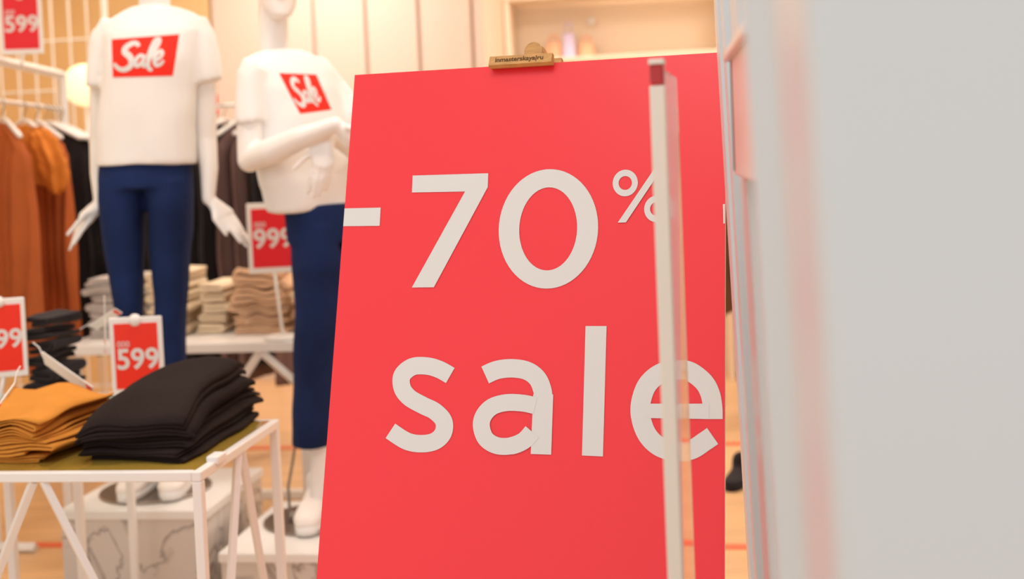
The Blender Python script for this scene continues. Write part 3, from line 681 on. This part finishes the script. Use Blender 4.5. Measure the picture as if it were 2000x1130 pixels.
c5 = W(2, 660, f5.y - 0.02); price('orange-red 599 price card above the mustard trousers', c5, 0.135, 0.225, '599', M_card2, 0.35, f5, br=0.04)

# ---- hang tags
def hang_tag(label, a, b, wd, stripe, ncol=M_card2, n_=1):
    t = empty('hang_tag', a); tag(t, label, 'tag', 'white paper hang tags')
    d = (b - a); ln_ = d.length; d.normalize(); s = Vector((0.25, -0.6, 0.75)); s = (s - d * s.dot(d)).normalized(); n2 = d.cross(s); R = Matrix((d, s, n2)).transposed()
    boxo('paper', d * ln_ / 2, (ln_, wd, 0.003), M_white, t, 0.001, R)
    for k in range(n_):
        boxo('red_stripe', d * (ln_ * (0.92 - 0.3 * k)), (ln_ * 0.10, wd * 0.8, 0.0045), ncol, t, 0, R)
    vs_, fs_ = tube([Vector((0, 0, 0)), -d * 0.02 + Z * 0.02, -d * 0.05 + Z * 0.022], 0.0015, 6); raw('string', vs_, fs_, M_white, t)
hang_tag('long white tag with red end lying over the black jeans', W(85, 698, 3.28), W(184, 768, 3.14), 0.042, 1)
hang_tag('white tag with red stripes beside the half hidden price card', W(182, 640, 3.62), W(232, 606, 3.60), 0.03, 1)
hang_tag('white tag with two red stripes leaning on the half hidden price card', W(205, 625, 3.50), W(206, 690, 3.50), 0.055, 1, n_=2)
hang_tag('thin white tag trailing from the mustard trousers', W(28, 750, 2.86), W(-5, 795, 2.74), 0.008, 1)

# ================================================================== CLOTHES RACKS
def garment(name, top, ln_, wd, th_, m, yw, seed, pl=5, amp=0.022, label='', grp='', neck=0.05, waist=0.0):
    t = empty(name, top, yw); tag(t, label, 'garment', grp)
    n_, rows = max(56, pl * 16), 22; rings = []
    for j in range(rows + 1):
        v = j / rows; z = -ln_ * v
        hw = wd / 2 * min(1, 0.18 + 4.2 * v ** 0.75) * (1 + 0.12 * v) * (1 - waist * math.exp(-((v - 0.38) / 0.12) ** 2))
        ht_ = th_ / 2 * (0.5 + 0.7 * min(1, v * 4)); r_ = []
        for k in range(n_):
            a = 2 * math.pi * k / n_; cx, sx = math.cos(a), math.sin(a)
            x = hw * math.copysign(abs(cx) ** 0.8, cx); y = ht_ * math.copysign(abs(sx) ** 0.7, sx)
            rip = math.sin(x / wd * pl * 6.28 + seed * 2 + 1.5 * noise.noise(Vector((x * 6, z * 2, seed)))) * amp * min(1, 0.15 + v * 1.8)
            y += rip + noise.noise(Vector((x * 8, z * 5, seed + (3 if sx > 0 else 0)))) * 0.012
            r_.append(Vector((x, y, z + 0.02 * noise.noise(Vector((x * 9, seed, 0))) * (v > 0.97))))
        rings.append(r_)
    vs_, fs_ = loft(rings); raw('cloth', vs_, fs_, m, t, True)
    h = wd * 0.42
    vs_, fs_ = tube([Vector((-h, 0, -0.055)), Vector((-0.03, 0, 0.012)), Vector((0, 0, 0.02)), Vector((0.03, 0, 0.012)), Vector((h, 0, -0.055))], [0.011, 0.010, 0.009, 0.010, 0.011], 8)
    hg = raw('hanger', vs_, fs_, M_white, t, True)
    vs_, fs_ = tube(smooth_path([Vector((0, 0, 0.02)), Vector((0, 0, 0.045)), Vector((0.016, 0, 0.062)), Vector((0.020, 0, 0.080)), Vector((0, 0, 0.099)), Vector((-0.020, 0, 0.082))], 3), 0.0025, 6); raw('hook', vs_, fs_, M_plate, hg, True)
    return t
# left rack: rail runs back and slightly to the right
ra = W(-60, 196, 4.55); rbp = W(124, 208, 5.7); rz_ = (ra.z + rbp.z) / 2; ra.z = rbp.z = rz_
rk = empty('clothes_rack', (ra.x, ra.y, 0)); tag(rk, 'white clothes rack holding the rust and orange dresses', 'clothes rack', 'white garment racks')
q = lambda p, z=0: Vector((p.x - ra.x, p.y - ra.y, z))
bar('hanging_rail', q(ra, rz_), q(rbp, rz_), 0.014, M_white, rk)
bar('top_bar', q(ra, rz_ + 0.16), q(rbp, rz_ + 0.16), 0.028, M_white, rk)
for p in (ra, rbp): bar('upright', q(p, 0.0), q(p, rz_ + 0.172), 0.032, M_white, rk)
for p in (ra, rbp): bar('foot', q(p, 0.015) - XB * 0.2, q(p, 0.015) + XB * 0.16, 0.03, M_white, rk)
rl = lambda t_: ra.lerp(rbp, t_) + Vector((0, 0, -0.088))
garment('hanging_dress', rl(0.30), 0.98, 0.36, 0.07, M_rust, -0.8, 1, 6, 0.026, 'plain rust brown dress hung at the rack end', 'rust and orange dresses on the rack')
garment('hanging_dress', rl(0.655), 0.95, 0.36, 0.05, M_rust, -0.55, 2, 8, 0.022, 'pleated rust dress hung beneath the orange blouse', 'rust and orange dresses on the rack')
blouse = garment('hanging_blouse', rl(0.515), 0.25, 0.34, 0.06, M_oran, -0.55, 3, 6, 0.026, 'short bright orange ruffled blouse over the rust dress', 'rust and orange dresses on the rack')
for sgn_ in (-1, 1):          # loose gathered sleeves
    rg = []
    for j in range(15):
        v = j / 14; c_ = Vector((sgn_ * (0.10 + 0.11 * math.sin(v * 1.7)), -0.02, -0.03 - 0.25 * v)); r0 = 0.035 + 0.03 * math.sin(v * 3.0)
        rg.append([c_ + Vector((math.cos(a), 0.55 * math.sin(a), 0.25 * math.sin(2 * a + sgn_))) * r0 * (1 + 0.22 * math.sin(6 * a + 3 * v) + 0.4 * noise.noise(Vector((math.cos(a) * 2, math.sin(a) * 2, v * 7 + sgn_)))) for a in [6.2832 * i / 48 for i in range(48)]])
    vs, fs = loft(rg); raw('sleeve', vs, fs, M_oran, blouse, True)
for k in range(4):
    garment('hanging_coat', rl(0.765 + 0.06 * k), 0.98 + 0.02 * k, 0.42, 0.016, M_black2, -0.36, 5, 6, 0.012, 'long black garment, %s behind the orange blouse on the rack' % ['next', 'second', 'third', 'fourth'][k], 'black garments on the left rack')
# middle rack, along the shop
ma = W(232, 212, 6.02); mb = W(610, 200, 5.90); mz = 1.70
mk = empty('clothes_rack', (ma.x, ma.y, 0)); tag(mk, 'white clothes rack of long dark garments behind the mannequins', 'clothes rack', 'white garment racks')
q2 = lambda p, z=0: Vector((p.x - ma.x, p.y - ma.y, z))
bar('hanging_rail', q2(ma, mz), q2(mb, mz), 0.014, M_white, mk)
for p in (ma, mb): bar('upright', q2(p, 0), q2(p, mz + 0.011), 0.03, M_white, mk); bar('foot', q2(p, 0.015) - YA * 0.25, q2(p, 0.015) + YA * 0.25, 0.03, M_white, mk)
cols = [M_black2, M_black2, M_black2, M_mauve, M_black2, M_black2, M_mauve, M_mauve, M_black2, M_mauve]
for k, m in enumerate(cols):
    t_ = 0.10 + 0.80 * k / 9; p = ma.lerp(mb, t_); p.z = mz - 0.088
    bl = m is M_black2
    garment('hanging_coat', p, 1.24 - 0.05 * (k % 3), 0.44, 0.032, m, 1.12, 20, 5, 0.012, 'long %s garment, %s along the middle rack from the globe lamp' % ('black' if bl else 'mauve brown', ['first', 'second', 'third', 'fourth', 'fifth', 'sixth', 'seventh', 'eighth', 'ninth', 'tenth'][k]), '%s garments on the middle rack' % ('black' if bl else 'mauve brown'))
tp = ma.lerp(mb, 0.51); tp.z = mz; tgt = empty('size_tag', tp); tag(tgt, 'small red two-part size tag clipped on the middle rack rail', 'tag')
boxo('upper_flag', (0, -0.02, 0.03), (0.026, 0.012, 0.045), M_card2, tgt, 0.004); boxo('lower_flag', (0, -0.02, -0.03), (0.024, 0.012, 0.03), M_card2, tgt, 0.004)
boxo('clip', (0, 0, 0), (0.014, 0.05, 0.08), M_white, tgt, 0.003)

# ---- globe lamp on a slim stand
gp = W(166, 166, 6.7)
gl_ = empty('globe_lamp', (gp.x, gp.y, 0)); tag(gl_, 'glowing round globe lamp on a thin pole behind the rack', 'lamp')
vs, fs = ball(Vector((0, 0, gp.z)), 0.115, 0.115, 0.115); raw('globe', vs, fs, M_globe, gl_, True)
bar('pole', (0, 0, 0.02), (0, 0, gp.z - 0.11), 0.01, M_white, gl_, False); disc('base', Vector((0, 0, 0)), 0.14, 0.02, M_white, gl_)
area('wall_washer_light', (-2.6, 6.6, 3.1), 0.5, 9, (1.0, 0.78, 0.50))
# ---- white wire grid shelf on the warm wall
gp = W(110, 60, 7.2)
gk = empty('wire_grid', (gp.x, gp.y, 0), -AX); tag(gk, 'tall white wire grid standing against the warm wall', 'grid stand')
for k in range(7): bar('upright_wire', (-0.36 + 0.11 * k, 0, 0.0), (-0.36 + 0.11 * k, 0, 2.7), 0.012 if k != 6 else 0.03, M_white, gk)
for k in range(9): bar('cross_wire', (-0.36, 0.012, 0.15 + 0.29 * k), (0.30, 0.012, 0.15 + 0.29 * k), 0.012, M_white, gk)

def nichepos(px, py, off, z=None):
    n_ = YA; q0 = OB + YA * off; v_ = ray(px, py); p = EYE + v_ * ((q0 - EYE).dot(n_) / v_.dot(n_))
    return Vector((p.x, p.y, p.z if z is None else z))
# ---- niche shelf with bags
zs = W(1200, 6, BW).z
ns = empty('niche_shelf', SH(OB, xn + nw / 2, 0.012), -AX); tag(ns, 'cream shelf unit fixed across the lit niche wall', 'shelf')
for k, z in enumerate((nichepos(1112, 116, -0.3).z - 0.45, nichepos(1112, 116, -0.3).z, zs)): boxo('board', (0, -0.16, z), (nw - 0.02, 0.30, 0.03), M_niche, ns, 0.003)
for s in (-1, 0, 1): boxo('upright', (s * (nw / 2 - 0.03), -0.16, 1.3), (0.03, 0.29, 2.6), M_niche, ns, 0.002)
def bag(px, z, m, wd, ht, label):
    t = empty('handbag', nichepos(px, 100, -0.15, z), -AX); tag(t, label, 'handbag', 'bags on the niche shelf')
    R_ = [ell(Vector((0, 0, ht * v)), wd / 2 * (1 - 0.18 * v), 0.05 * (1 - 0.5 * v), X, Y, 18, 3.5) for v in (0, 0.05, 0.3, 0.7, 0.95, 1)]
    vs_, fs_ = loft(R_); raw('bag_body', vs_, fs_, m, t, True)
    vs_, fs_ = tube(smooth_path([Vector((-wd * 0.25, 0, ht * 0.97)), Vector((-wd * 0.18, 0, ht * 1.4)), Vector((wd * 0.18, 0, ht * 1.4)), Vector((wd * 0.25, 0, ht * 0.97))], 5), 0.006, 6); raw('handle', vs_, fs_, m, t, True)
M_peach = mat('peach_leather', (244, 176, 138), 0.5)
sz = nichepos(1112, 116, -0.3).z + 0.016
bag(1082, sz, M_peach, 0.10, 0.10, 'small peach handbag on the niche shelf beside the lilac one')
bag(1112, sz, M_lilac, 0.085, 0.15, 'lilac white handbag between two peach handbags on the niche shelf')
bag(1146, sz, M_peach, 0.10, 0.09, 'low peach handbag on the niche shelf past the lilac one')
kp = nichepos(1154, 43, 0.012)
kn = empty('wall_knob', kp); tag(kn, 'small round white knob on the lit niche wall', 'knob'); 
vs, fs = ball(Vector((0, -0.05, 0)), 0.026, 0.02, 0.026); raw('knob_head', vs, fs, M_white, kn, True)
bar('peg', (0, -0.04, 0), (0, 0.002, 0), 0.008, M_white, kn, False)
area('niche_light', SH(OB, xn + 0.9, -0.6, 3.1), 0.6, 14, (1.0, 0.90, 0.78))

# ---- far low stand and black shoes seen between board and jamb
ga_ = W(1428, 560, 6.4)
rr = empty('clothes_rack', (ga_.x - 0.25, ga_.y, 0)); tag(rr, 'white clothes rack of brown and lilac garments past the red board', 'clothes rack', 'white garment racks')
bar('hanging_rail', (-0.3, 0, 1.25), (0.75, 0, 1.25), 0.014, M_white, rr)
for x in (-0.3, 0.75): bar('upright', (x, 0, 0), (x, 0, 1.261), 0.03, M_white, rr); bar('foot', (x, -0.22, 0.015), (x, 0.22, 0.015), 0.03, M_white, rr)
M_brown = mat('brown_cloth', (112, 76, 48), 0.85)
M_lgrey = mat('lilac_grey_cloth', (188, 182, 190), 0.85)
for k, (m, s) in enumerate(((M_brown, 'brown'), (M_lgrey, 'lilac grey'), (M_brown, 'brown'), (M_lgrey, 'lilac grey'), (M_brown, 'brown'))):
    garment('hanging_blouse', Vector((rr.location.x - 0.12 + 0.17 * k, ga_.y, 1.25 - 0.088)), 0.62 if s == 'brown' else 0.45, 0.36, 0.08, m, 1.1, 40, 4, 0.014, '%s blouse, %s on the far rack counted from the red board' % (s, ORD[k] if k else 'first'), '%s blouses on the far rack' % s)
sp_ = G(1440, 944, 0.0)
for k in range(2):
    h_ = Vector((sp_.x + 0.05 + 0.11 * k, sp_.y + 0.12, 0)); (u_, s_) = shoe(h_, h_ + Vector((-0.10, -0.24, 0)), 0.042, 0.05)
    t = empty('black_shoe', h_); tag(t, 'black shoe on the floor, the one %s the red board' % ('nearer to' if k == 0 else 'farther from'), 'shoe', 'black shoes on the floor')
    link('upper', voxel([sub(p, h_) for p in u_], 0.008, 4), M_black2, t, True); vs, fs = sub(s_, h_); raw('sole', vs, fs, M_black2, t, True)
